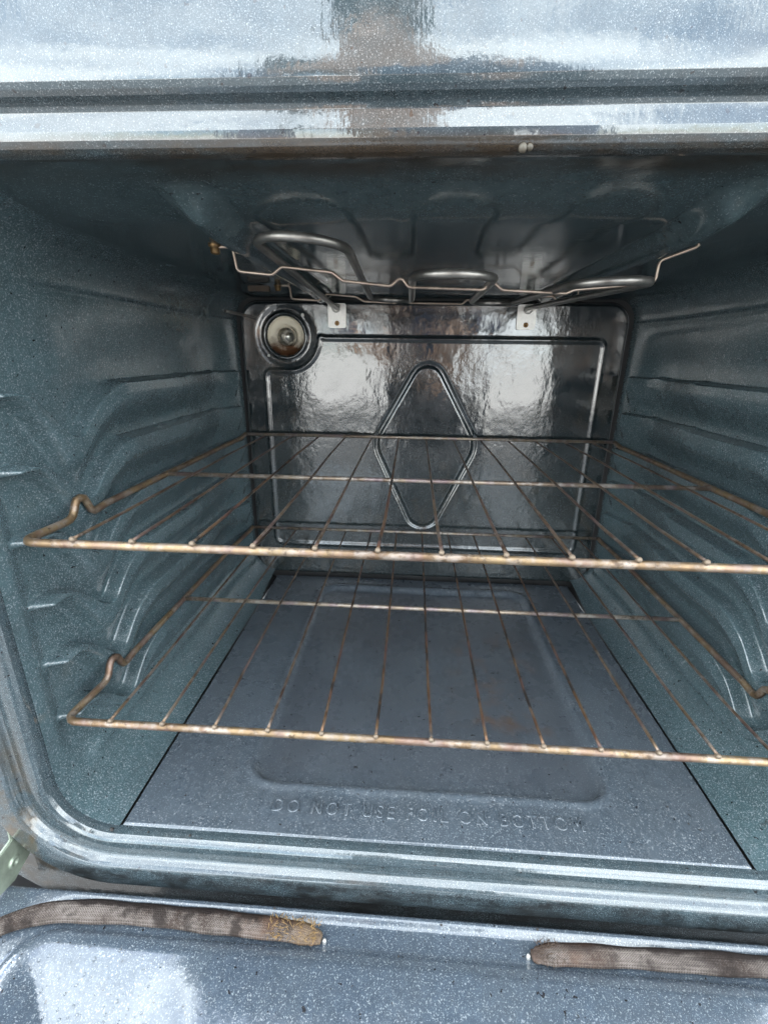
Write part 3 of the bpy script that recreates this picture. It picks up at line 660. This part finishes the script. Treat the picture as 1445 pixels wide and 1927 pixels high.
for s_ in (-1, 1):
    b = len(PV); PV += [(.06 + s_ * .10, -.82, .16, .085), (.06 + s_ * .15, -.66, -.19, .058), (.06 + s_ * .13, -1.02, -.215, .038), (.06 + s_ * .13, -1.08, -.225, .030), (.06 + s_ * .13, -1.16, -.235, .022)]
    PE += [(0, b), (b, b + 1), (b + 1, b + 2), (b + 2, b + 3), (b + 3, b + 4)]
    b = len(PV); PV += [(-.06 + s_ * .19, -.76, .72, .055), (-.04 + s_ * .25, -.63, .47, .042), (-.02 + s_ * .135, -.44, .395, .028), (-.02 + s_ * .105, -.385, .392, .030), (-.02 + s_ * .090, -.350, .390, .026)]
    PE += [(2, b), (b, b + 1), (b + 1, b + 2), (b + 2, b + 3), (b + 3, b + 4)]
    for f_, (dz_, ln) in enumerate(((.030, .030), (.010, .034), (-.010, .032), (-.028, .026))):
        c = len(PV); PV += [(-.02 + s_ * .093, -.335, .390 + dz_, .0095), (-.02 + s_ * .088, -.313, .390 + dz_, .0088), (-.02 + s_ * .066, -.299, .390 + dz_ * .9, .0080), (-.02 + s_ * (.066 - ln * .4), -.2975, .390 + dz_ * .9, .0070)]
        PE += [(b + 4, c), (c, c + 1), (c + 1, c + 2), (c + 2, c + 3)]
    c = len(PV); PV += [(-.02 + s_ * .075, -.352, .420, .011), (-.02 + s_ * .052, -.330, .425, .0095), (-.02 + s_ * .034, -.322, .420, .0085)]; PE += [(b + 3, c), (c, c + 1), (c + 1, c + 2)]
person = skin('person', PV, PE, SKIN)
person['label'] = 'person in dark clothes kneeling to hold up a phone, only mirrored in the enamel'; person['category'] = 'person'
skin('shirt', [(.06, -.86, .22, .150), (.02, -.83, .45, .150), (-.05, -.77, .67, .160), (-.08, -.735, .79, .078)] + [q for s_ in (-1, 1) for q in ((-.06 + s_ * .19, -.76, .72, .078), (-.04 + s_ * .247, -.645, .50, .060), (-.025 + s_ * .185, -.53, .425, .046))], [(0, 1), (1, 2), (2, 3), (2, 4), (4, 5), (5, 6), (2, 7), (7, 8), (8, 9)], SHIRT, person)
skin('trousers', [(.06, -.86, .20, .148)] + [q for s_ in (-1, 1) for q in ((.06 + s_ * .10, -.82, .16, .105), (.06 + s_ * .15, -.66, -.165, .080), (.06 + s_ * .13, -1.00, -.20, .055))], [(0, 1), (1, 2), (2, 3), (0, 4), (4, 5), (5, 6)], JEANS, person)
skin('hair', [(-.10, -.705, .995, .085), (-.10, -.685, 1.03, .080), (-.095, -.74, .93, .075)], [(0, 1), (0, 2)], HAIR, person)
ph = prism('phone', [(-.0224 + a, .345 + b) for a, b in rrect(-.037, .037, -.095, .055, .010, 6)], 'y', -.314, -.306, plain('phone_shell', (.02, .02, .022), .2, 0, .1), bev=.0012)
ph['label'] = 'dark phone held up before the open oven, only mirrored in the enamel'; ph['category'] = 'phone'

# ------------------------------------------------------------------ burnt crumbs
import bmesh
def crumb(loc, s, label, group):
    bm = bmesh.new(); bmesh.ops.create_icosphere(bm, subdivisions=1, radius=s)
    for v in bm.verts: v.co *= random.uniform(.6, 1.25)
    for v in bm.verts: v.co.z = v.co.z * .55
    me = bpy.data.meshes.new('crumb'); bm.to_mesh(me); bm.free()
    o = link('crumb', me, CHARCOAL, smooth=False); o.location = (loc[0], loc[1], loc[2] + s * .45); o['label'] = label; o['category'] = 'crumb'; o['group'] = group
for x, y, s in ((-.262, -.0042, .0020), (-.231, -.004, .0010), (-.195, -.0045, .0012), (.092, -.003, .0013)):
    crumb((x, y, -.0012), s, 'tiny black burnt crumb on the enamel lip before the oven floor', 'crumbs on the lip')
for x, y, s in ((-.18, .062, .0009), (-.215, .03, .0009), (.215, .05, .0009), (.225, .035, .001), (.232, .03, .0008), (.02, .17, .0012)):
    crumb((x, y, .0002), s, 'tiny dark burnt crumb lying on the oven floor panel', 'crumbs on the oven floor')
for x, y, s in ((-.118, -.0325, .0010), (.012, -.0345, .0011), (.085, -.0325, .0012), (-.02, -.0560, .0009)):
    crumb((x, y, DZ + float(door_h(np.array([x]), np.array([y]))[0])), s, 'tiny black burnt crumb on the open door beside the gasket', 'crumbs on the door')
